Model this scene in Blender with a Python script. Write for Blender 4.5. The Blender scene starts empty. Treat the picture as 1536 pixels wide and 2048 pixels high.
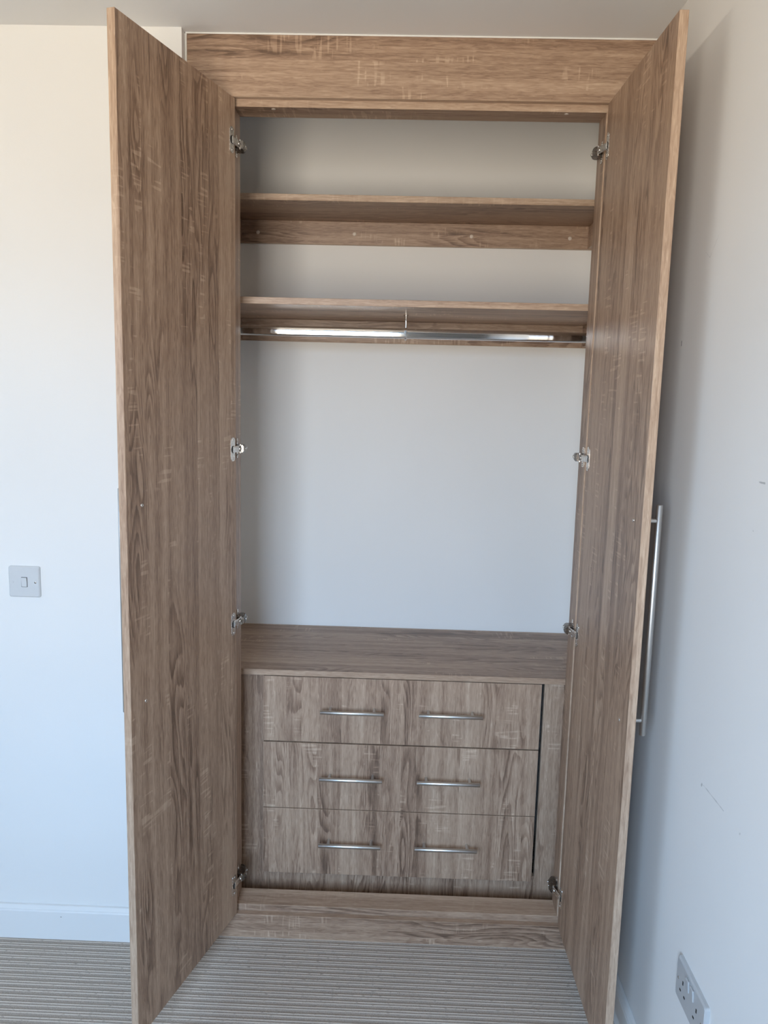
import bpy, bmesh, math, random
from mathutils import Vector, Matrix
random.seed(7)
scene = bpy.context.scene
COL = scene.collection

# ------------------------------------------------------------------ camera
CAM = dict(loc=(.4453, -2.0656, 1.5565), yaw=-.0229, pitch=-.1479, roll=.0248, f=1585.25)
def look_axes(yaw, pitch, roll):
    fwd = Vector((math.sin(yaw)*math.cos(pitch), math.cos(yaw)*math.cos(pitch), math.sin(pitch)))
    right = Vector((math.cos(yaw), -math.sin(yaw), 0)); up = right.cross(fwd)
    return (right*math.cos(roll)+up*math.sin(roll), up*math.cos(roll)-right*math.sin(roll), fwd)
cam_data = bpy.data.cameras.new('camera'); cam = bpy.data.objects.new('camera', cam_data); COL.objects.link(cam)
r_, u_, f_ = look_axes(CAM['yaw'], CAM['pitch'], CAM['roll'])
cam.matrix_world = Matrix(((r_.x, u_.x, -f_.x, CAM['loc'][0]), (r_.y, u_.y, -f_.y, CAM['loc'][1]), (r_.z, u_.z, -f_.z, CAM['loc'][2]), (0, 0, 0, 1)))
cam_data.sensor_fit = 'VERTICAL'; cam_data.sensor_height = 36.0; cam_data.lens = CAM['f']/2048*36.0
cam_data.clip_start = .02; cam_data.clip_end = 100
scene.camera = cam

# ------------------------------------------------------------------ world: overcast-blue sky above, sunlit ground below the horizon
SKY = (0.46, 0.69, 1.0); SKY_S = 9.8
GROUND = (1.0, 0.91, 0.77); GROUND_S = 6.2
world = bpy.data.worlds.new('outdoors'); scene.world = world; world.use_nodes = True
nt = world.node_tree; nt.nodes.clear()
tc = nt.nodes.new('ShaderNodeTexCoord'); sp = nt.nodes.new('ShaderNodeSeparateXYZ')
mr = nt.nodes.new('ShaderNodeMapRange'); mr.interpolation_type = 'SMOOTHSTEP'
mr.inputs['From Min'].default_value = -.10; mr.inputs['From Max'].default_value = .16
mx = nt.nodes.new('ShaderNodeMix'); mx.data_type = 'RGBA'
mx.inputs['A'].default_value = tuple(c*GROUND_S for c in GROUND)+(1,)
mx.inputs['B'].default_value = tuple(c*SKY_S for c in SKY)+(1,)
bg = nt.nodes.new('ShaderNodeBackground'); wo = nt.nodes.new('ShaderNodeOutputWorld')
nt.links.new(tc.outputs['Generated'], sp.inputs[0]); nt.links.new(sp.outputs['Z'], mr.inputs['Value'])
nt.links.new(mr.outputs[0], mx.inputs['Factor']); nt.links.new(mx.outputs['Result'], bg.inputs['Color'])
nt.links.new(bg.outputs[0], wo.inputs['Surface'])

# two window openings out of view: one behind the camera, one in the wall far to the left
# (the world lights the room through them; the portals only guide sampling)
REAR_Y = -3.1; ROOM_X0 = -2.5
WX0, WX1, WZ0, WZ1 = -.70, .40, .55, 2.28          # rear window, in X and Z
VY0, VY1, VZ0, VZ1 = -3.00, -.75, 1.62, 1.95       # side window, in Y and Z
def portal(loc, rot, sx, sy):
    pl = bpy.data.lights.new('window_portal', 'AREA'); pl.shape = 'RECTANGLE'; pl.size = sx; pl.size_y = sy; pl.cycles.is_portal = True
    po = bpy.data.objects.new('window_portal', pl); COL.objects.link(po); po.location = loc; po.rotation_euler = rot
portal(((WX0+WX1)/2, REAR_Y-.125, (WZ0+WZ1)/2), (math.radians(90), 0, 0), WX1-WX0, WZ1-WZ0)
portal((ROOM_X0-.125, (VY0+VY1)/2, (VZ0+VZ1)/2), (math.radians(90), 0, math.radians(-90)), VY1-VY0, VZ1-VZ0)

vs = scene.view_settings
vs.view_transform = 'Standard'; vs.look = 'None'; vs.gamma = 1.0; vs.use_curve_mapping = False
vs.exposure = 1.43

# ------------------------------------------------------------------ dimensions (metres; Y=0 front of the wardrobe frame)
ZC = 2.4156; ZT = 2.2701; ZP = .073
XL = -.1146; XR = 1.0325; XI = .92          # alcove sides, inner opening 0..XI
WALL_Y = -.0256; YB = .60
RAIL_Y0, RAIL_Y1 = .0182, .0925
RT = ZT-.0172; RB = ZP+.0196

# ------------------------------------------------------------------ material helpers
class NB:
    def __init__(s, name):
        s.m = bpy.data.materials.new(name); s.m.use_nodes = True
        s.t = s.m.node_tree; s.t.nodes.clear()
        s.out = s.t.nodes.new('ShaderNodeOutputMaterial')
        s.b = s.t.nodes.new('ShaderNodeBsdfPrincipled'); s.t.links.new(s.b.outputs[0], s.out.inputs['Surface'])
    def n(s, typ, **k):
        nd = s.t.nodes.new(typ)
        for a, v in k.items(): setattr(nd, a, v)
        return nd
    def plug(s, sock, v):
        if v is None: return
        if hasattr(v, 'is_output') or isinstance(v, bpy.types.NodeSocket): s.t.links.new(v, sock)
        else: sock.default_value = v
    def math(s, op, a, b=None, c=None, clamp=False):
        nd = s.n('ShaderNodeMath', operation=op); nd.use_clamp = clamp
        for i, v in enumerate((a, b, c)): s.plug(nd.inputs[i], v) if v is not None else None
        return nd.outputs[0]
    def vec(s, x, y, z):
        nd = s.n('ShaderNodeCombineXYZ')
        for i, v in enumerate((x, y, z)): s.plug(nd.inputs[i], v)
        return nd.outputs[0]
    def noise(s, v, scale=1, detail=2, rough=.5, dist=0):
        nd = s.n('ShaderNodeTexNoise'); s.plug(nd.inputs['Vector'], v)
        nd.inputs['Scale'].default_value = scale; nd.inputs['Detail'].default_value = detail
        nd.inputs['Roughness'].default_value = rough; nd.inputs['Distortion'].default_value = dist
        return nd.outputs['Fac']
    def step(s, v, a, b, lo=0., hi=1.):
        nd = s.n('ShaderNodeMapRange', interpolation_type='SMOOTHSTEP'); s.plug(nd.inputs['Value'], v)
        nd.inputs['From Min'].default_value = a; nd.inputs['From Max'].default_value = b
        nd.inputs['To Min'].default_value = lo; nd.inputs['To Max'].default_value = hi
        return nd.outputs[0]
    def ramp(s, v, stops):
        nd = s.n('ShaderNodeValToRGB'); s.plug(nd.inputs[0], v); e = nd.color_ramp.elements
        while len(e) < len(stops): e.new(.5)
        for el, (p, c) in zip(e, stops): el.position = p; el.color = tuple(c)+(1,)
        return nd.outputs['Color']
    def mix(s, f, a, b):
        nd = s.n('ShaderNodeMix', data_type='RGBA'); s.plug(nd.inputs['Factor'], f)
        s.plug(nd.inputs['A'], a if not isinstance(a, tuple) else a+(1,)); s.plug(nd.inputs['B'], b if not isinstance(b, tuple) else b+(1,))
        return nd.outputs['Result']
    def bump(s, h, strength, dist):
        nd = s.n('ShaderNodeBump'); nd.inputs['Strength'].default_value = strength; nd.inputs['Distance'].default_value = dist
        s.plug(nd.inputs['Height'], h); s.t.links.new(nd.outputs[0], s.b.inputs['Normal'])
    def set(s, **k):
        for a, v in k.items():
            s.plug(s.b.inputs[{'color': 'Base Color', 'rough': 'Roughness', 'metal': 'Metallic', 'spec': 'Specular IOR Level', 'coat': 'Coat Weight'}.get(a, a)],
                   v+(1,) if isinstance(v, tuple) and len(v) == 3 else v)
        return s.m

def mat_wood():
    B = NB('oak_effect_board')
    at = B.n('ShaderNodeAttribute', attribute_name='wood')
    se = B.n('ShaderNodeSeparateXYZ'); B.plug(se.inputs[0], at.outputs['Vector'])
    u, v, w = se.outputs
    M = B.math
    warp = B.noise(B.vec(M('MULTIPLY', u, 1.1), M('MULTIPLY', v, 5), M('MULTIPLY', w, 5)), 1, 2)
    vw = M('MULTIPLY_ADD', M('SUBTRACT', warp, .5), .022, v)
    vo = B.n('ShaderNodeTexVoronoi', voronoi_dimensions='1D', feature='F1'); B.plug(vo.inputs['W'], M('ADD', vw, w)); vo.inputs['Scale'].default_value = 15
    sc = B.n('ShaderNodeSeparateColor'); B.plug(sc.inputs[0], vo.outputs['Color'])
    rnd, rnd2 = sc.outputs[0], sc.outputs[1]
    u2 = M('MULTIPLY_ADD', rnd2, 9., u)
    # broad colour streaks
    streak = B.noise(B.vec(M('MULTIPLY', u, .8), M('MULTIPLY', vw, 46), M('MULTIPLY', w, 46)), 1, 2, .55)
    fine = B.noise(B.vec(M('MULTIPLY', u, 7), M('MULTIPLY', vw, 210), M('MULTIPLY', w, 210)), 1, 2, .6)
    pores = B.noise(B.vec(M('MULTIPLY', u, 22), M('MULTIPLY', v, 560), M('MULTIPLY', w, 560)), 1, 0)
    # cathedral figure: bands that darken slowly and end in a crisp edge
    fld = B.noise(B.vec(M('MULTIPLY', u2, 2.3), M('MULTIPLY', vw, 15), M('MULTIPLY', w, 15)), 1, 1.2, .45)
    fld = M('MULTIPLY_ADD', fine, .02, fld)
    wav = M('FRACT', M('MULTIPLY', fld, 15.))
    ring = M('MULTIPLY', B.step(wav, .15, .88), B.step(wav, .90, 1., 1., 0.))
    fmask = B.step(B.noise(B.vec(M('MULTIPLY', u2, 1.5), M('MULTIPLY', vw, 8), M('MULTIPLY', rnd, 8)), 1, 1), .47, .60)
    ring = M('MULTIPLY', ring, fmask)
    # short wavy fibre
    fib = B.noise(B.vec(M('MULTIPLY', u, 26), M('MULTIPLY', vw, 230), M('MULTIPLY', w, 230)), 1, 2, .55, 1.2)
    # pale saw marks across the grain, in patches
    smask = B.step(B.noise(B.vec(M('MULTIPLY', u2, 4.6), M('MULTIPLY', vw, 11), M('ADD', w, 3.3)), 1, 2, .6), .565, .635)
    saw = B.step(B.noise(B.vec(M('MULTIPLY', u, 165), M('MULTIPLY', v, 15), M('MULTIPLY', w, 15)), 1, 0), .60, .68)
    sawl = B.step(B.noise(B.vec(M('MULTIPLY', u, 13), M('MULTIPLY', v, 190), M('MULTIPLY', w, 190)), 1, 0), .60, .72)
    saw = M('MULTIPLY', M('MAXIMUM', saw, M('MULTIPLY', sawl, .7)), smask)
    t = M('MULTIPLY_ADD', M('SUBTRACT', rnd, .5), .24, .5)
    t = M('MULTIPLY_ADD', M('SUBTRACT', streak, .5), .72, t)
    t = M('MULTIPLY_ADD', M('SUBTRACT', fine, .5), .40, t)
    t = M('MULTIPLY_ADD', M('SUBTRACT', fib, .5), .72, t)
    t = M('MULTIPLY_ADD', M('SUBTRACT', pores, .5), .22, t)
    ed = B.n('ShaderNodeAttribute', attribute_name='edge').outputs['Fac']     # plainer, paler edge banding
    keep = M('SUBTRACT', 1., M('MULTIPLY', ed, .75))
    t = M('MULTIPLY_ADD', M('MULTIPLY', ring, keep), -.30, t)
    t = M('MULTIPLY_ADD', M('MULTIPLY', saw, keep), .24, t)
    t = M('MULTIPLY_ADD', ed, .17, t, clamp=True)
    col = B.ramp(t, [(0., (.14, .083, .053)), (.28, (.272, .170, .113)), (.5, (.392, .262, .178)), (.75, (.50, .355, .250)), (1., (.65, .49, .36))])
    grain = B.noise(B.vec(M('MULTIPLY', u, 26), M('MULTIPLY', v, 260), M('MULTIPLY', w, 260)), 1, 1)
    B.bump(grain, .35, .0005)
    return B.set(color=col, rough=.40, spec=.45)

def mat_paint(name, col, rough=.85, spec=.25, bumpy=.12):
    B = NB(name); tcn = B.n('ShaderNodeTexCoord')
    n1 = B.noise(tcn.outputs['Object'], 2.2, 1)
    c = B.mix(B.step(n1, .3, .7), tuple(x*.975 for x in col), col)
    if bumpy > .1: B.bump(B.noise(tcn.outputs['Object'], 260, 0), bumpy, .0006)
    return B.set(color=c, rough=rough, spec=spec)

def mat_wall_right(col):
    # same paint with the faint scuffs this wall carries
    B = NB('painted_wall_scuffed'); tcn = B.n('ShaderNodeTexCoord'); M = B.math
    se = B.n('ShaderNodeSeparateXYZ'); B.plug(se.inputs[0], tcn.outputs['Object'])
    y, z = se.outputs[1], se.outputs[2]
    n1 = B.noise(tcn.outputs['Object'], 2.2, 1)
    c = B.mix(B.step(n1, .3, .7), tuple(x*.975 for x in col), col)
    jit = B.noise(tcn.outputs['Object'], 60, 2)
    tot = None
    for (ya, za, yb, zb, wd, k) in SCUFFS:
        L = math.hypot(yb-ya, zb-za); dy, dz = (yb-ya)/L, (zb-za)/L
        py = M('SUBTRACT', y, ya); pz = M('SUBTRACT', z, za)
        tt = M('ADD', M('MULTIPLY', py, dy), M('MULTIPLY', pz, dz))
        tcl = M('MINIMUM', M('MAXIMUM', tt, 0.), L)
        ey = M('SUBTRACT', py, M('MULTIPLY', tcl, dy)); ez = M('SUBTRACT', pz, M('MULTIPLY', tcl, dz))
        d = M('SQRT', M('ADD', M('MULTIPLY', ey, ey), M('MULTIPLY', ez, ez)))
        d = M('MULTIPLY_ADD', M('SUBTRACT', jit, .5), wd*2.5, d)
        mk = M('MULTIPLY', B.step(d, 0., wd, 1., 0.), k)
        tot = mk if tot is None else M('MAXIMUM', tot, mk)
    c = B.mix(tot, c, (.16, .155, .15))
    B.bump(B.noise(tcn.outputs['Object'], 260, 0), .12, .0006)
    return B.set(color=c, rough=.85, spec=.25)

def mat_metal(name, col, rough, aniso_axis=None):
    B = NB(name); tcn = B.n('ShaderNodeTexCoord')
    mp = B.n('ShaderNodeMapping'); B.plug(mp.inputs[0], tcn.outputs['Object'])
    mp.inputs['Scale'].default_value = aniso_axis or (200, 200, 200)
    n = B.noise(mp.outputs[0], 1, 2)
    return B.set(color=B.mix(n, tuple(c*.92 for c in col), col), rough=B.step(n, .2, .8, rough*.8, rough*1.2), metal=1.)

def mat_plain(name, col, rough=.4, spec=.5, metal=0.):
    B = NB(name); tcn = B.n('ShaderNodeTexCoord'); n = B.noise(tcn.outputs['Object'], 40, 2)
    return B.set(color=B.mix(n, tuple(c*.97 for c in col), col), rough=rough, spec=spec, metal=metal)

def mat_carpet():
    B = NB('ribbed_loop_carpet'); tcn = B.n('ShaderNodeTexCoord'); M = B.math
    se = B.n('ShaderNodeSeparateXYZ'); B.plug(se.inputs[0], tcn.outputs['Object'])
    x, y = se.outputs[0], se.outputs[1]
    wob = B.noise(B.vec(M('MULTIPLY', x, 9), M('MULTIPLY', y, 30), 0.), 1, 2)
    yy = M('MULTIPLY_ADD', M('SUBTRACT', wob, .5), .0022, y)
    p = M('MODULO', M('ADD', yy, 12.), .0238)           # rib repeat
    def line(c, wd):
        return B.step(M('ABSOLUTE', M('SUBTRACT', p, c)), wd*.25, wd, 1., 0.)
    brk = B.step(B.noise(B.vec(M('MULTIPLY', x, 75), M('MULTIPLY', y, 130), 0.), 1, 1), .18, .46)
    lines = M('MULTIPLY', M('MAXIMUM', line(.006, .0024), line(.0145, .0024)), brk)
    loops = B.noise(B.vec(M('MULTIPLY', x, 420), M('MULTIPLY', y, 240), 0.), 1, 1)
    big = B.noise(B.vec(M('MULTIPLY', x, 6), M('MULTIPLY', y, 6), 0.), 1, 2)
    base = B.mix(loops, (.235, .195, .16), (.56, .475, .40))
    base = B.mix(M('MULTIPLY', big, .35), base, (.37, .31, .255))
    col = B.mix(M('MULTIPLY', lines, .78), base, (.82, .73, .63))
    B.bump(loops, .6, .0014)
    return B.set(color=col, rough=.95, spec=.1)

def mat_glass():
    B = NB('window_glass'); B.t.nodes.remove(B.b)
    tr = B.n('ShaderNodeBsdfTransparent'); gl = B.n('ShaderNodeBsdfGlossy'); gl.inputs['Roughness'].default_value = .02
    fr = B.n('ShaderNodeFresnel'); fr.inputs['IOR'].default_value = 1.45
    ms = B.n('ShaderNodeMixShader'); B.plug(ms.inputs[0], fr.outputs[0]); B.plug(ms.inputs[1], tr.outputs[0]); B.plug(ms.inputs[2], gl.outputs[0])
    B.t.links.new(ms.outputs[0], B.out.inputs['Surface'])
    return B.m

# faint marks on the right wall: (y0,z0,y1,z1,width,strength)
SCUFFS = [(-.636, .836, -.732, .837, .0016, .34), (-.627, .831, -.629, .834, .003, .5), (-.801, .8335, -.803, .835, .003, .35),
          (-.749, 1.428, -.771, 1.428, .0022, .5), (-.320, 1.683, -.320, 1.675, .0026, .8), (-.421, 1.849, -.445, 1.8355, .0012, .2),
          (-.445, 1.8355, -.482, 1.871, .0012, .2), (-.744, 1.345, -.746, 1.345, .002, .35)]
PAINT = (.825, .805, .775)
WOOD = mat_wood()
WALL = mat_paint('painted_wall', PAINT)
WALLR = mat_wall_right(PAINT)
WALL_LOW_BOUNCE = mat_paint('low_bounce_wall', (.26, .25, .24))  # dark tone made up for the unseen rear and side walls, cuts bounced light
CEIL = mat_paint('ceiling_paint', (.85, .84, .82))
GLOSS = mat_paint('white_gloss_woodwork', (.80, .79, .77), .45, .4, .05)
CARPET = mat_carpet()
STEEL = mat_metal('brushed_steel', (.66, .64, .61), .36, (12, 900, 900))
STEELV = mat_metal('brushed_steel_upright', (.60, .585, .56), .42, (900, 900, 12))
CHROME = mat_metal('polished_chrome', (.82, .81, .80), .06)
NICKEL = mat_metal('nickel_plate', (.80, .77, .73), .26)
NICKEL_REFL = mat_metal('nickel_dark_reflection', (.20, .18, .16), .26)  # same nickel on the arm body, its dark reflections put into the colour
DARK = mat_plain('dark_recess', (.012, .011, .010), .6)
PLASTIC = mat_plain('white_plastic', (.50, .50, .50), .28)
PLASTIC2 = mat_plain('switch_plastic', (.66, .66, .655), .22)
CAP = mat_plain('beige_screw_cap', (.66, .56, .47), .4)
CAULK = mat_plain('white_sealant', (.80, .78, .74), .6)
UPVC = mat_plain('white_upvc', (.75, .75, .74), .3)
GLASS = mat_glass()

# ------------------------------------------------------------------ mesh helpers
def link(name, me, mats, parent=None, loc=(0, 0, 0), rotz=0.):
    o = bpy.data.objects.new(name, me); COL.objects.link(o)
    for m in (mats if isinstance(mats, (list, tuple)) else [mats]):
        if m.name not in [x.name for x in me.materials]: me.materials.append(m)
    if parent: o.parent = parent
    o.location = loc; o.rotation_euler = (0, 0, rotz)
    return o
def tag(o, label, cat, group=None):
    o['label'] = label; o['category'] = cat
    if group: o['group'] = group
    return o
def thing(name, label, cat, loc, group=None):
    o = bpy.data.objects.new(name, None); COL.objects.link(o); o.location = loc; o.empty_display_size = .1
    return tag(o, label, cat, group)
def struct(o): o['kind'] = 'structure'; return o
def finish(bm, name, smooth=False):
    me = bpy.data.meshes.new(name); bmesh.ops.recalc_face_normals(bm, faces=bm.faces)
    if smooth:
        for f in bm.faces: f.smooth = True
    bm.to_mesh(me); bm.free(); return me
def add_box(bm, p0, p1, mi=0, bev=0., M=None, seg=1):
    x0, y0, z0 = p0; x1, y1, z1 = p1
    vs_ = [bm.verts.new(c) for c in ((x0, y0, z0), (x1, y0, z0), (x1, y1, z0), (x0, y1, z0), (x0, y0, z1), (x1, y0, z1), (x1, y1, z1), (x0, y1, z1))]
    fs = [bm.faces.new([vs_[i] for i in q]) for q in ((3, 2, 1, 0), (4, 5, 6, 7), (0, 1, 5, 4), (1, 2, 6, 5), (2, 3, 7, 6), (3, 0, 4, 7))]
    for f in fs: f.material_index = mi
    if bev:
        es = list({e for f in fs for e in f.edges})
        rb = bmesh.ops.bevel(bm, geom=es, offset=bev, segments=seg, affect='EDGES', profile=.5)
        for f in rb['faces']: f.material_index = mi
        vs_ = list({v for v in vs_ if v.is_valid} | set(rb['verts']))
    if M is not None:
        bmesh.ops.transform(bm, matrix=M, verts=[v for v in vs_ if v.is_valid])
def add_cyl(bm, a, b, r, n=16, mi=0, r2=None, cap=True, bev=0.):
    a = Vector(a); b = Vector(b); d = (b-a); L = d.length; q = d.to_track_quat('Z', 'Y').to_matrix().to_4x4()
    Mx = Matrix.Translation(a) @ q
    prof = [(0, r)] if not bev else [(0, r-bev), (bev, r)]
    prof += [(L, r2 if r2 is not None else r)] if not bev else [(L-bev, r), (L, r-bev)]
    rings = []
    for z, rr in prof:
        rings.append([bm.verts.new(Mx @ Vector((rr*math.cos(2*math.pi*i/n), rr*math.sin(2*math.pi*i/n), z))) for i in range(n)])
    for k in range(len(rings)-1):
        for i in range(n):
            f = bm.faces.new((rings[k][i], rings[k][(i+1) % n], rings[k+1][(i+1) % n], rings[k+1][i])); f.material_index = mi; f.smooth = True
    if cap:
        for rg in (list(reversed(rings[0])), rings[-1]):
            f = bm.faces.new([bm.verts.new(v_.co) for v_ in rg]); f.material_index = mi
def add_dome(bm, c, nrm, r, h, n=12, mi=0):
    c = Vector(c); q = Vector(nrm).to_track_quat('Z', 'Y').to_matrix().to_4x4(); Mx = Matrix.Translation(c) @ q
    prof = [(1, 0), (.92, .55), (.6, .88)]; rings = []
    for a, b in prof:
        rings.append([bm.verts.new(Mx @ Vector((r*a*math.cos(2*math.pi*i/n), r*a*math.sin(2*math.pi*i/n), h*b))) for i in range(n)])
    top = bm.verts.new(Mx @ Vector((0, 0, h)))
    for k in range(2):
        for i in range(n):
            f = bm.faces.new((rings[k][i], rings[k][(i+1) % n], rings[k+1][(i+1) % n], rings[k+1][i])); f.smooth = True; f.material_index = mi
    for i in range(n):
        f = bm.faces.new((rings[2][i], rings[2][(i+1) % n], top)); f.smooth = True; f.material_index = mi
def rrect(w, h, r, n=5):
    pts = []
    for cx, cy, a0 in ((w/2-r, h/2-r, 0), (-w/2+r, h/2-r, 90), (-w/2+r, -h/2+r, 180), (w/2-r, -h/2+r, 270)):
        for i in range(n+1):
            a = math.radians(a0+90*i/n); pts.append((cx+r*math.cos(a), cy+r*math.sin(a)))
    return pts
def add_prism(bm, pts, h, Mx, mi=0, inset=0.):
    # polygon in local XY extruded along +Z by h; top inset gives a soft edge
    cx = sum(p[0] for p in pts)/len(pts); cy = sum(p[1] for p in pts)/len(pts)
    lv = [[bm.verts.new(Mx @ Vector((x, y, 0))) for x, y in pts]]
    if inset:
        lv.append([bm.verts.new(Mx @ Vector((x, y, h-inset))) for x, y in pts])
        w = max(abs(p[0]-cx) for p in pts); hh = max(abs(p[1]-cy) for p in pts)
        lv.append([bm.verts.new(Mx @ Vector((cx+(x-cx)*(1-inset/w), cy+(y-cy)*(1-inset/hh), h))) for x, y in pts])
    else:
        lv.append([bm.verts.new(Mx @ Vector((x, y, h))) for x, y in pts])
    n = len(pts)
    for k in range(len(lv)-1):
        for i in range(n):
            f = bm.faces.new((lv[k][i], lv[k][(i+1) % n], lv[k+1][(i+1) % n], lv[k+1][i])); f.material_index = mi
    f = bm.faces.new(lv[-1]); f.material_index = mi
    f = bm.faces.new(list(reversed(lv[0]))); f.material_index = mi
_seed = [0]
def wood_attr(me, axis, off=None):
    # grain coordinates: u along the grain, v across the face, w through the thickness
    if off is None:
        _seed[0] += 1; rr = random.Random(_seed[0]*31+5); off = (rr.uniform(0, 40), rr.uniform(0, 40), rr.uniform(0, 3))
    at = me.attributes.new('wood', 'FLOAT_VECTOR', 'POINT')
    for i, vv in enumerate(me.vertices):
        c = vv.co
        g = {'z': (c.z, c.x, c.y), 'x': (c.x, c.z, c.y), 'xy': (c.x, c.y, c.z), 'y': (c.y, c.z, c.x)}[axis]
        at.data[i].vector = (g[0]+off[0], g[1]+off[1], g[2]+off[2])
    dims = [max(v_.co[k] for v_ in me.vertices)-min(v_.co[k] for v_ in me.vertices) for k in range(3)]
    th = dims.index(min(dims)); ea = me.attributes.new('edge', 'FLOAT', 'FACE')
    for i, p_ in enumerate(me.polygons): ea.data[i].value = 0. if abs(p_.normal[th]) > .9 else 1.
def board(name, p0, p1, grain, parent=None, base=(0, 0, 0), off=None, bev=.0007, kind=None):
    # box given in world coordinates; object origin at its own lower corner, parented at `base`
    o0 = Vector(p0); bm = bmesh.new()
    add_box(bm, (0, 0, 0), tuple(Vector(p1)-o0), bev=bev)
    me = finish(bm, name); wood_attr(me, grain, off)
    return link(name, me, WOOD, parent, tuple(o0-Vector(base)))

# ------------------------------------------------------------------ the room
def slab(name, p0, p1, mat):
    o0 = Vector(p0); bm = bmesh.new(); add_box(bm, (0, 0, 0), tuple(Vector(p1)-o0)); me = finish(bm, name)
    return struct(link(name, me, mat, None, p0))
TH = .12
# carpet with real ribs
bm = bmesh.new(); prof = []
y = REAR_Y; per = .0238; k0 = math.floor((REAR_Y+12)/per)
for k in range(int((YB-REAR_Y)/per)+3):
    yb_ = (k0+k)*per-12
    for dy, h in ((.0015, -.0005), (.0042, .0004), (.0062, .0009), (.0085, .0003), (.0103, .0), (.0125, .0003), (.0145, .0009), (.0166, .0004), (.0195, -.0005)):
        prof.append((yb_+dy, h))
prof = [(a, b) for a, b in prof if REAR_Y-.02 < a < YB+.02]
rows = [(bm.verts.new((ROOM_X0-.02, a, b)), bm.verts.new((XR+.02, a, b))) for a, b in prof]
for r0, r1 in zip(rows, rows[1:]):
    f = bm.faces.new((r0[0], r0[1], r1[1], r1[0])); f.smooth = True
lo = [bm.verts.new((x, yy, -.06)) for x, yy in ((ROOM_X0-.02, prof[0][0]), (XR+.02, prof[0][0]), (XR+.02, prof[-1][0]), (ROOM_X0-.02, prof[-1][0]))]
bm.faces.new(lo)
bm.faces.new((rows[0][0], rows[0][1], lo[1], lo[0])); bm.faces.new((rows[-1][0], rows[-1][1], lo[2], lo[3]))
struct(link('floor', finish(bm, 'floor'), CARPET))
slab('ceiling', (ROOM_X0-TH, REAR_Y-TH, ZC), (XR+TH, YB+TH, ZC+TH), CEIL)
slab('wall_left', (ROOM_X0, WALL_Y, -.02), (XL-.0019, YB, ZC), WALL)
slab('wall_back', (ROOM_X0-TH, YB, -.02), (XR+TH, YB+TH, ZC), WALL)
bm = bmesh.new(); add_box(bm, (XR, REAR_Y-TH, -.02), (XR+TH, YB, ZC)); struct(link('wall_right', finish(bm, 'wall_right'), WALLR))
def pierced(name, box, mat):
    bm = bmesh.new()
    for p0, p1 in box: add_box(bm, p0, p1)
    return struct(link(name, finish(bm, name), mat))
pierced('wall_rear', [((p0[0], REAR_Y-TH, p0[1]), (p1[0], REAR_Y, p1[1])) for p0, p1 in (((ROOM_X0, -.02), (WX0, ZC)), ((WX1, -.02), (XR, ZC)), ((WX0, -.02), (WX1, WZ0)), ((WX0, WZ1), (WX1, ZC)))], WALL_LOW_BOUNCE)
pierced('wall_side', [((ROOM_X0-TH, p0[0], p0[1]), (ROOM_X0, p1[0], p1[1])) for p0, p1 in (((REAR_Y-TH, -.02), (VY0, ZC)), ((VY1, -.02), (YB, ZC)), ((VY0, -.02), (VY1, VZ0)), ((VY0, VZ1), (VY1, ZC)))], WALL_LOW_BOUNCE)
# windows: frame with mullions, panes, sill (built along X at the wall plane, then turned into place)
def make_window(name, w, z0, z1, n, loc, rotz):
    fw = .055; bm = bmesh.new(); y0, y1 = -.11, -.05
    add_box(bm, (-w/2+.002, y0, z0+.002), (w/2-.002, y1, z0+fw)); add_box(bm, (-w/2+.002, y0, z1-fw), (w/2-.002, y1, z1-.002))
    cols = [-w/2+w*i/n for i in range(n+1)]
    for i, cx in enumerate(cols):
        c = cx+(fw/2+.002 if i == 0 else -fw/2-.002 if i == n else 0)
        add_box(bm, (c-fw/2, y0, z0+fw), (c+fw/2, y1, z1-fw), bev=.003)
    win = struct(link(name, finish(bm, name), UPVC, None, loc, rotz))
    for a, b in zip(cols, cols[1:]):
        bm = bmesh.new(); add_box(bm, (a+.012, -.084, z0+.03), (b-.012, -.078, z1-.03)); link('pane', finish(bm, 'pane'), GLASS, win)
    bm = bmesh.new(); add_box(bm, (-w/2-.03, .0005, z0-.022), (w/2+.03, .05, z0-.001), bev=.004); link('window_sill', finish(bm, 'window_sill'), GLOSS, win)
make_window('window_1', WX1-WX0, WZ0, WZ1, 2, ((WX0+WX1)/2, REAR_Y, 0), 0)
make_window('window_2', VY1-VY0, VZ0, VZ1, 2, (ROOM_X0, (VY0+VY1)/2, 0), math.radians(-90))

def skirting(name, a, b, nrm):
    # profiled board from a to b along the wall, standing off along nrm
    pr = [(0, 0), (.0145, 0), (.0145, .084), (.0125, .088), (.0125, .0905), (.0095, .0945), (.006, .099), (.0, .100)]
    bm = bmesh.new(); ra = [bm.verts.new((a[0]+nrm[0]*d, a[1]+nrm[1]*d, z)) for d, z in pr]; rb = [bm.verts.new((b[0]+nrm[0]*d, b[1]+nrm[1]*d, z)) for d, z in pr]
    n = len(pr)
    for i in range(n): bm.faces.new((ra[i], ra[(i+1) % n], rb[(i+1) % n], rb[i]))
    bm.faces.new(ra); bm.faces.new(list(reversed(rb)))
    return struct(link(name, finish(bm, name), GLOSS))
bl = skirting('baseboard_left', (ROOM_X0, WALL_Y-.0005), (XL-.002, WALL_Y-.0005), (0, -1))
skirting('baseboard_right', (XR-.0005, REAR_Y+.002), (XR-.0005, -.004), (-1, 0))
bm = bmesh.new(); add_dome(bm, (-.4865, WALL_Y-.0150, .0706), (0, -1, 0), .0013, .0006, 8); link('nail_mark', finish(bm, 'nail_mark'), DARK, bl)

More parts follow.
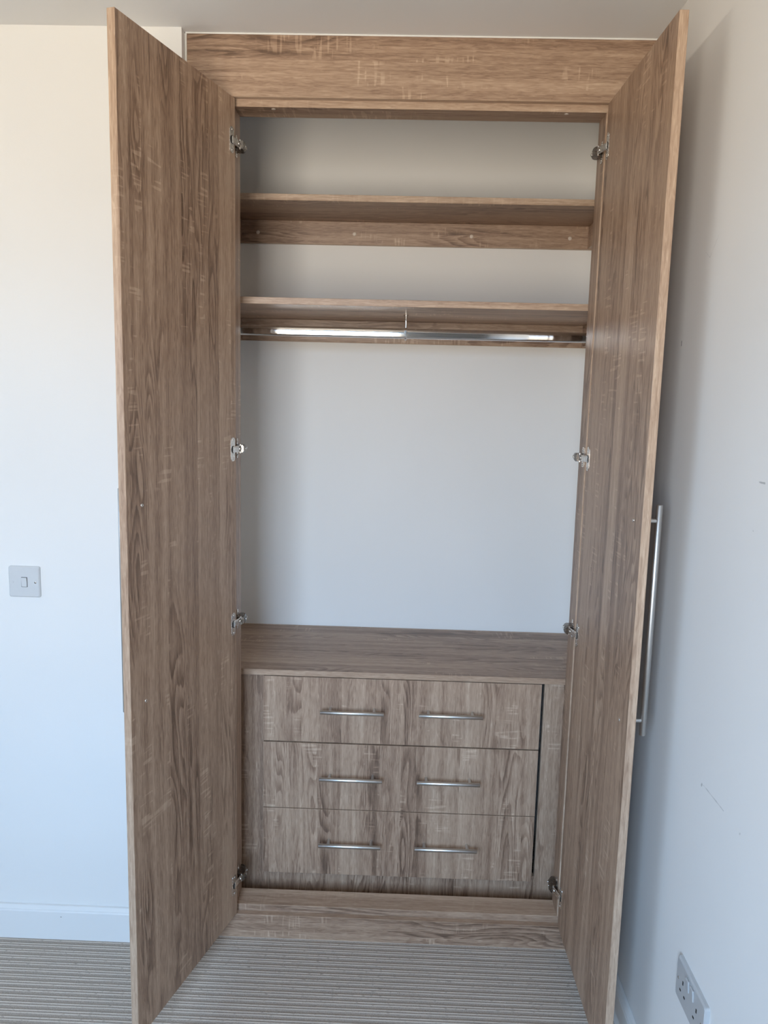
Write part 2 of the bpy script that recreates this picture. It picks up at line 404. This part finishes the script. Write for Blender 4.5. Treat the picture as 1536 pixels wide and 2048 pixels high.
# ------------------------------------------------------------------ wardrobe: frame and doors
BASE = (XI/2, 0, 0)
wd = thing('wardrobe', 'fitted oak-effect wardrobe frame in the alcove with two tall doors standing open', 'wardrobe', BASE)
T = .018; g = .0035
board('fascia', (XL+g, 0, ZT), (XR-.001, T, ZC-g), 'x', wd, BASE, off=(3.2, 11.4, .3))
board('plinth', (XL+g, 0, .001), (XR-.0165, T, ZP), 'x', wd, BASE, off=(8.9, 21.7, .6))
board('stile', (XL+g, 0, ZP), (-.019, T, ZT), 'z', wd, BASE)
board('stile', (XI+.019, 0, ZP), (XR-.001, T, ZT), 'z', wd, BASE)
board('head_rail', (-.06, RAIL_Y0, RT), (XI+.06, RAIL_Y1, ZT+.05), 'x', wd, BASE)
board('threshold_rail', (-.06, RAIL_Y0, .001), (XI+.06, RAIL_Y1, RB), 'xy', wd, BASE, off=(5., 3., 1.))
board('jamb', (-.06, RAIL_Y0, RB), (0, RAIL_Y1, RT), 'z', wd, BASE)
board('jamb', (XI, RAIL_Y0, RB), (XI+.06, RAIL_Y1, RT), 'z', wd, BASE)
def cap_mesh(nrm, r=.0062):
    bm = bmesh.new(); add_dome(bm, (0, 0, 0), nrm, r, .0016, 14); return finish(bm, 'screw_cap')
cap_dn = cap_mesh((0, 0, -1), .0055)
for x in (.0964, .8248): link('screw_cap', cap_dn, CAP, wd, (x-BASE[0], .0318, RT+.0001))
# sealant bead along the ceiling and the left return
bm = bmesh.new(); add_box(bm, (XL+.0002, -.001, ZC-g), (XR-.002, T, ZC-.0002)); add_box(bm, (XL-.0015, -.001, 0.101), (XL+g-.0002, T, ZC-g))
me = finish(bm, 'sealant'); me.transform(Matrix.Translation(-Vector(BASE))); link('sealant', me, CAULK, wd)

DOOR_W = .4795; DZ0, DZ1 = ZP+.003, ZT-.003
HINGE_Z = (2.165, 1.404, .935, .173)
def make_door(side):
    if side == 'L':
        t = .2752; h = Vector((.0061, .0019, 0)); d = Vector((-math.sin(t), -math.cos(t), 0)); ninner = 1.
    else:
        t = .0186; h = Vector((.9195, .0005, 0)); d = Vector((math.sin(t), -math.cos(t), 0)); ninner = -1.
    rot = math.atan2(d.y, d.x)
    y0, y1 = (-T, 0) if side == 'L' else (0, T)
    bm = bmesh.new(); add_box(bm, (0, y0, DZ0), (DOOR_W, y1, DZ1), bev=.0008); me = finish(bm, 'door')
    wood_attr(me, 'z', (2.1, 7.35, .5) if side == 'L' else (13.4, 31.2, 1.5))
    door = link('door', me, WOOD, wd, tuple(h-Vector(BASE)), rot)
    door['label'] = 'left wardrobe door swung open past square, inner face showing' if side == 'L' else 'right wardrobe door standing open beside the white wall'
    Minv = (Matrix.Translation(h) @ Matrix.Rotation(rot, 4, 'Z')).inverted()
    # bar handle on the outer face
    yo = y0 if side == 'L' else y1; so = -1. if side == 'L' else 1.
    sx = .4235; zc = 1.0905
    bm = bmesh.new(); ybar = yo+so*.034
    add_cyl(bm, (sx, ybar, zc-.252), (sx, ybar, zc+.252), .0068, 20, 0, bev=.0008)
    for dz in (-.2185, .2185): add_cyl(bm, (sx, yo, zc+dz), (sx, ybar, zc+dz), .0045, 14)
    hd = link('handle', finish(bm, 'handle'), STEELV, door); hd['label'] = 'long brushed steel bar handle'
    # handle bolts on the inner face
    yi = y1 if side == 'L' else y0
    for dz in (-.2185, .2185):
        bm = bmesh.new(); add_dome(bm, (0, 0, 0), (0, ninner, 0), .0042, .0016, 12); link('bolt_head', finish(bm, 'bolt_head'), NICKEL, door, (sx, yi, zc+dz))
    # hinges (built in wardrobe space, mirrored for the right door)
    def P(x, y_, z): return Vector((x if side == 'L' else XI-x, y_, z))
    for hz in HINGE_Z:
        bm = bmesh.new()
        Mp = Matrix.Rotation(math.radians(-90 if ninner > 0 else 90), 4, 'X')
        # cup flange on the door (door space)
        def DM(s, n, z): return Matrix.Translation((s, yi+ninner*n, z)) @ Mp
        add_prism(bm, rrect(.0215, .062, .0085, 5), .0016, DM(.0185, 0, hz), 0, .0005)
        add_cyl(bm, (.0185, yi+ninner*.0015, hz), (.0185, yi+ninner*.0019, hz), .0098, 18, 1)
        for dz in (-.024, .024): add_dome(bm, (.0175, yi+ninner*.0016, hz+dz), (0, ninner, 0), .0030, .0014, 10)
        vdoor = set(bm.verts)
        # link arm + body + mounting plate (world space)
        A = h + d*.020 + Vector((-d.y, d.x, 0))*(.002*ninner); B_ = P(.0145, .026, 0)
        A.z = B_.z = hz; ax = (B_-A); L = ax.length; ax.normalize(); side_v = Vector((-ax.y, ax.x, 0))
        Mx = Matrix.Translation(A) @ Matrix((ax, side_v, Vector((0, 0, 1)))).transposed().to_4x4()
        add_box(bm, (0, -.0018, -.0085), (L+.004, .0018, .0085), 0, .0012, Mx)
        add_box(bm, (.004, -.0024, -.0055), (L*.55, .0024, .0055), 0, .0006, Mx)
        add_dome(bm, Mx @ Vector((L*.78, -.0018, 0)), -side_v, .0042, .0022, 12); add_dome(bm, Mx @ Vector((L*.78, .0018, 0)), side_v, .0042, .0022, 12)
        add_cyl(bm, Mx @ Vector((L*.92, 0, -.0115)), Mx @ Vector((L*.92, 0, .0115)), .0026, 10)
        # tapered arm body, a folded channel
        secs = [(.021, .0040, .0225, .0100), (.034, .0035, .0245, .0110), (.056, .0030, .0225, .0104), (.072, .0025, .0150, .0080), (.078, .0025, .0095, .0050)]
        rg = []
        for yy, xa, xb, hh in secs:
            rg.append([bm.verts.new(P(x, yy, hz+z)) for x, z in ((xa, -hh), (xb-.003, -hh), (xb, -hh+.004), (xb, hh-.004), (xb-.003, hh), (xa, hh))])
        for r0, r1 in zip(rg, rg[1:]):
            for i in range(6): bm.faces.new((r0[i], r0[(i+1) % 6], r1[(i+1) % 6], r1[i])).material_index = 2
        bm.faces.new(rg[0]).material_index = 2; bm.faces.new(list(reversed(rg[-1]))).material_index = 2
        for yy in (.040, .058): add_cyl(bm, P(.0215, yy, hz), P(.0240 if yy > .05 else .0252, yy, hz), .0034, 10, 0)
        # cruciform mounting plate on the jamb
        def pl_box(ya, yb2, za, zb, th):
            a_, b_ = P(.0003, ya, hz+za), P(th, yb2, hz+zb)
            add_box(bm, (min(a_.x, b_.x), ya, hz+za), (max(a_.x, b_.x), yb2, hz+zb), 0, .0006)
        pl_box(.030, .0445, -.026, .026, .0024); pl_box(.022, .066, -.0075, .0075, .0032)
        for dz in (-.019, .019):
            c0 = P(.0024, .037, hz+dz); add_dome(bm, c0, (1 if side == 'L' else -1, 0, 0), .0038, .0018, 10)
        for v_ in bm.verts:
            if v_ not in vdoor: v_.co = Minv @ v_.co
        hg = link('hinge', finish(bm, 'hinge'), [NICKEL, DARK, NICKEL_REFL], door)
        hg['label'] = 'nickel concealed hinge'
    return door
make_door('L'); make_door('R')

# ------------------------------------------------------------------ shelves
cap_fr = cap_mesh((0, -1, 0), .0062); cap_rt = cap_mesh((1, 0, 0)); cap_lf = cap_mesh((-1, 0, 0))
def make_shelf(label, z, y0, zb, caps, off):
    b = ((XL+XR)/2, YB, z)
    s = thing('shelf', label, 'shelf', b, 'oak-effect shelves inside the wardrobe')
    board('shelf_board', (XL+.001, y0, z), (XR-.001, YB-.001, z+T), 'xy', s, b, off)
    board('back_batten', (XL+.001, YB-T, zb), (XR-.001, YB-.001, z-.0002), 'x', s, b)
    for x0, x1, cm, cx in ((XL+.001, XL+T, cap_rt, XL+T), (XR-T, XR-.001, cap_lf, XR-T)):
        board('side_batten', (x0, y0+.03, zb+.002), (x1, YB-T-.0005, z-.0002), 'y', s, b)
        link('screw_cap', cm, CAP, s, (cx-b[0], y0+.10-b[1], (zb+z)/2-b[2]))
    for cx in caps: link('screw_cap', cap_fr, CAP, s, (cx-b[0], YB-T-b[1], zb+.033-b[2]))
    return s
make_shelf('upper oak-effect shelf, shallower, with a batten dotted with screw caps beneath', 2.1002, .3119, 2.0289, (-.0438, .2677, .6431, .9567), (1.5, 2.5, .4))
make_shelf('lower oak-effect shelf, deeper, with the chrome hanging rail beneath it', 1.7903, .1366, 1.7198, (), (21.5, 12.5, .9))

# ------------------------------------------------------------------ hanging rail
RY, RZ = .342, 1.7350
hb = ((XL+XR)/2, RY, RZ)
rl = thing('hanging_rail', 'polished chrome oval clothes rail under the lower shelf', 'clothes rail', hb)
bm = bmesh.new(); n = 28; L0, L1 = XL+.0195, XR-.0195
ra = []
for x in (L0, L1):
    ring = []
    for i in range(n):
        a = 2*math.pi*i/n; c, s_ = math.cos(a), math.sin(a)
        yy, zz = .0075*c, .0075*s_+(.0075 if s_ >= 0 else -.0075)*(1 if abs(s_) > 1e-6 else 0)
        ring.append(bm.verts.new((x-hb[0], yy, zz)))
    ra.append(ring)
for i in range(n):
    f = bm.faces.new((ra[0][i], ra[0][(i+1) % n], ra[1][(i+1) % n], ra[1][i])); f.smooth = True
for rg in (ra[0], list(reversed(ra[1]))): bm.faces.new([bm.verts.new(v_.co) for v_ in rg])
link('tube', finish(bm, 'tube'), CHROME, rl)
for x0, x1 in ((XL+T, XL+T+.010), (XR-T-.010, XR-T)):
    bm = bmesh.new()
    Mx = Matrix.Translation((x0-hb[0], 0, 0)) @ Matrix(((0, 0, 1), (1, 0, 0), (0, 1, 0))).to_4x4()
    add_prism(bm, rrect(.024, .044, .0115, 5), x1-x0, Mx, 0, .002); link('end_socket', finish(bm, 'end_socket'), CHROME, rl)
# centre support: flange, stem and collar round the tube
bm = bmesh.new(); cx = .4415-hb[0]
zt = 1.7903-RZ
add_cyl(bm, (cx, 0, zt-.004), (cx, 0, zt-.0001), .0085, 16); add_cyl(bm, (cx, 0, zt-.010), (cx, 0, zt-.004), .0055, 14)
add_cyl(bm, (cx, 0, .014), (cx, 0, zt-.009), .0032, 14)
Mx = Matrix.Translation((cx-.0035, 0, 0)) @ Matrix(((0, 0, 1), (1, 0, 0), (0, 1, 0))).to_4x4()
add_prism(bm, rrect(.0195, .0345, .0095, 6), .007, Mx, 0, .001)
add_dome(bm, (cx, 0, -.0170), (0, 0, -1), .0028, .0035, 10)
link('centre_bracket', finish(bm, 'centre_bracket'), CHROME, rl)

# ------------------------------------------------------------------ drawer unit and its top
wt = board('worktop', (XL+.001, .1436, .7362), (XR-.001, YB-.001, .7538), 'xy', None, off=(31.1, 8.2, .2))
tag(wt, 'oak-effect board lying across the top of the drawer unit', 'shelf')
FY = .1648
dbase = (.4598, .38, 0)
du = thing('drawer_unit', 'oak-effect chest of three wide drawers at the foot of the wardrobe', 'drawers', dbase)
DX0, DX1 = .0537, .8659
board('side_filler', (XL+.002, FY, .004), (DX0+.012, FY+T, .7358), 'z', du, dbase, (6.3, 44.2, .7))
board('side_filler', (DX1+.0112, FY, .004), (XR-.017, FY+T, .7358), 'z', du, dbase, (9.3, 54.9, .7))
board('base_panel', (DX0+.0122, FY+.0001, .004), (DX1+.0110, FY+T, .118), 'z', du, dbase, (17.3, 60.0, .7))
for x0 in (DX0+.0125, DX1-.0125-T): board('carcass_side', (x0, FY+T+.0005, .004), (x0+T, YB-.002, .7358), 'z', du, dbase)
# bar handle for the drawers, shared mesh
bm = bmesh.new()
add_cyl(bm, (-.0925, -.032, 0), (.0925, -.032, 0), .0060, 18, 0, bev=.0007)
for dx in (-.064, .064): add_cyl(bm, (dx, -.032, 0), (dx, 0, 0), .0048, 14)
hm = finish(bm, 'handle')
for i, (z0, z1, zh) in enumerate(((.5336, .7330, .6395), (.3232, .5294, .4325), (.1118, .3206, .2230))):
    o0 = Vector((DX0, .1466, z0)); bm = bmesh.new()
    add_box(bm, (0, 0, 0), (DX1-DX0, T, z1-z0), bev=.0007)
    me = finish(bm, 'drawer'); wood_attr(me, 'z', (4.7+z0+3.1*(i == 0), 70.35, .35))
    dr = link('drawer', me, WOOD, du, tuple(o0-Vector(dbase)))
    bxm = bmesh.new()                                               # drawer box behind the front
    x0, x1, ya, yb2, za, zb = .035, DX1-DX0-.035, T+.0002, T+.38, .02, z1-z0-.03
    for p0, p1 in (((x0, ya, za), (x0+.012, yb2, zb)), ((x1-.012, ya, za), (x1, yb2, zb)), ((x0+.012, yb2-.012, za), (x1-.012, yb2, zb)), ((x0+.012, ya, za), (x1-.012, yb2-.012, za+.008))): add_box(bxm, p0, p1)
    me3 = finish(bxm, 'drawer_box'); wood_attr(me3, 'y'); link('drawer_box', me3, WOOD, dr)
    for xc in (.3168, .6030): link('handle', hm, STEEL, dr, (xc-DX0, 0, zh-z0))

# ------------------------------------------------------------------ light switch
SX, SZ = -.5539, 1.0386
sw = thing('light_switch', 'white single light switch on the wall beside the wardrobe', 'light switch', (SX, WALL_Y, SZ))
FM = Matrix.Rotation(math.radians(90), 4, 'X')                      # local XY -> XZ, +Z -> -Y
bm = bmesh.new(); add_prism(bm, rrect(.0835, .0835, .0045, 4), .0085, FM, 0, .0028); link('plate', finish(bm, 'plate'), PLASTIC2, sw)
bm = bmesh.new(); add_prism(bm, rrect(.0162, .0268, .001, 2), .0009, Matrix.Translation((.001, -.0083, -.0005)) @ FM, 1)
Mr = Matrix.Translation((.001, -.0088, -.0005)) @ Matrix.Rotation(math.radians(4), 4, 'X') @ FM
add_prism(bm, rrect(.0145, .0250, .001, 2), .0024, Mr, 0, .0006); link('rocker', finish(bm, 'rocker'), [PLASTIC2, DARK], sw)
for dx, mt in ((.0302, NICKEL), (-.0302, PLASTIC2)):
    bm = bmesh.new(); add_dome(bm, (dx, -.0084, -.0008), (0, -1, 0), .0030, .0011, 12); link('screw', finish(bm, 'screw'), mt, sw)

# ------------------------------------------------------------------ double socket on the right wall
SYc, SZc = -.682, .4195
so_ = thing('wall_socket', 'white double power socket low on the right wall', 'socket', (XR, SYc, SZc))
GM = Matrix(((0, 0, -1), (-1, 0, 0), (0, 1, 0))).to_4x4()           # local X -> -Y, local Y -> Z, +Z -> -X
bm = bmesh.new(); add_prism(bm, rrect(.147, .086, .005, 4), .0095, GM, 0, .003); link('plate', finish(bm, 'plate'), PLASTIC, so_)
def on(px_, pz_, n_): return Matrix.Translation((-n_, -px_, pz_)) @ GM
for cx in (-.0355, .0355):
    bm = bmesh.new()
    add_prism(bm, rrect(.0042, .0085, .0006, 1), .0004, on(cx, .0065, .0095), 0)
    for dx in (-.011, .011): add_prism(bm, rrect(.0070, .0042, .0006, 1), .0004, on(cx+dx, -.0160, .0095), 0)
    link('pin_holes', finish(bm, 'pin_holes'), DARK, so_)
    sx_ = cx*.33
    bm = bmesh.new(); add_prism(bm, rrect(.0155, .0235, .0012, 2), .0030, on(sx_*1.0, .022, .0094) @ Matrix.Rotation(math.radians(5), 4, 'X'), 0, .0008)
    link('rocker', finish(bm, 'rocker'), PLASTIC, so_)
for dx in (-.060, .060):
    bm = bmesh.new(); add_dome(bm, (-.0094, -dx, .0), (-1, 0, 0), .0030, .0011, 12); link('screw', finish(bm, 'screw'), NICKEL, so_)
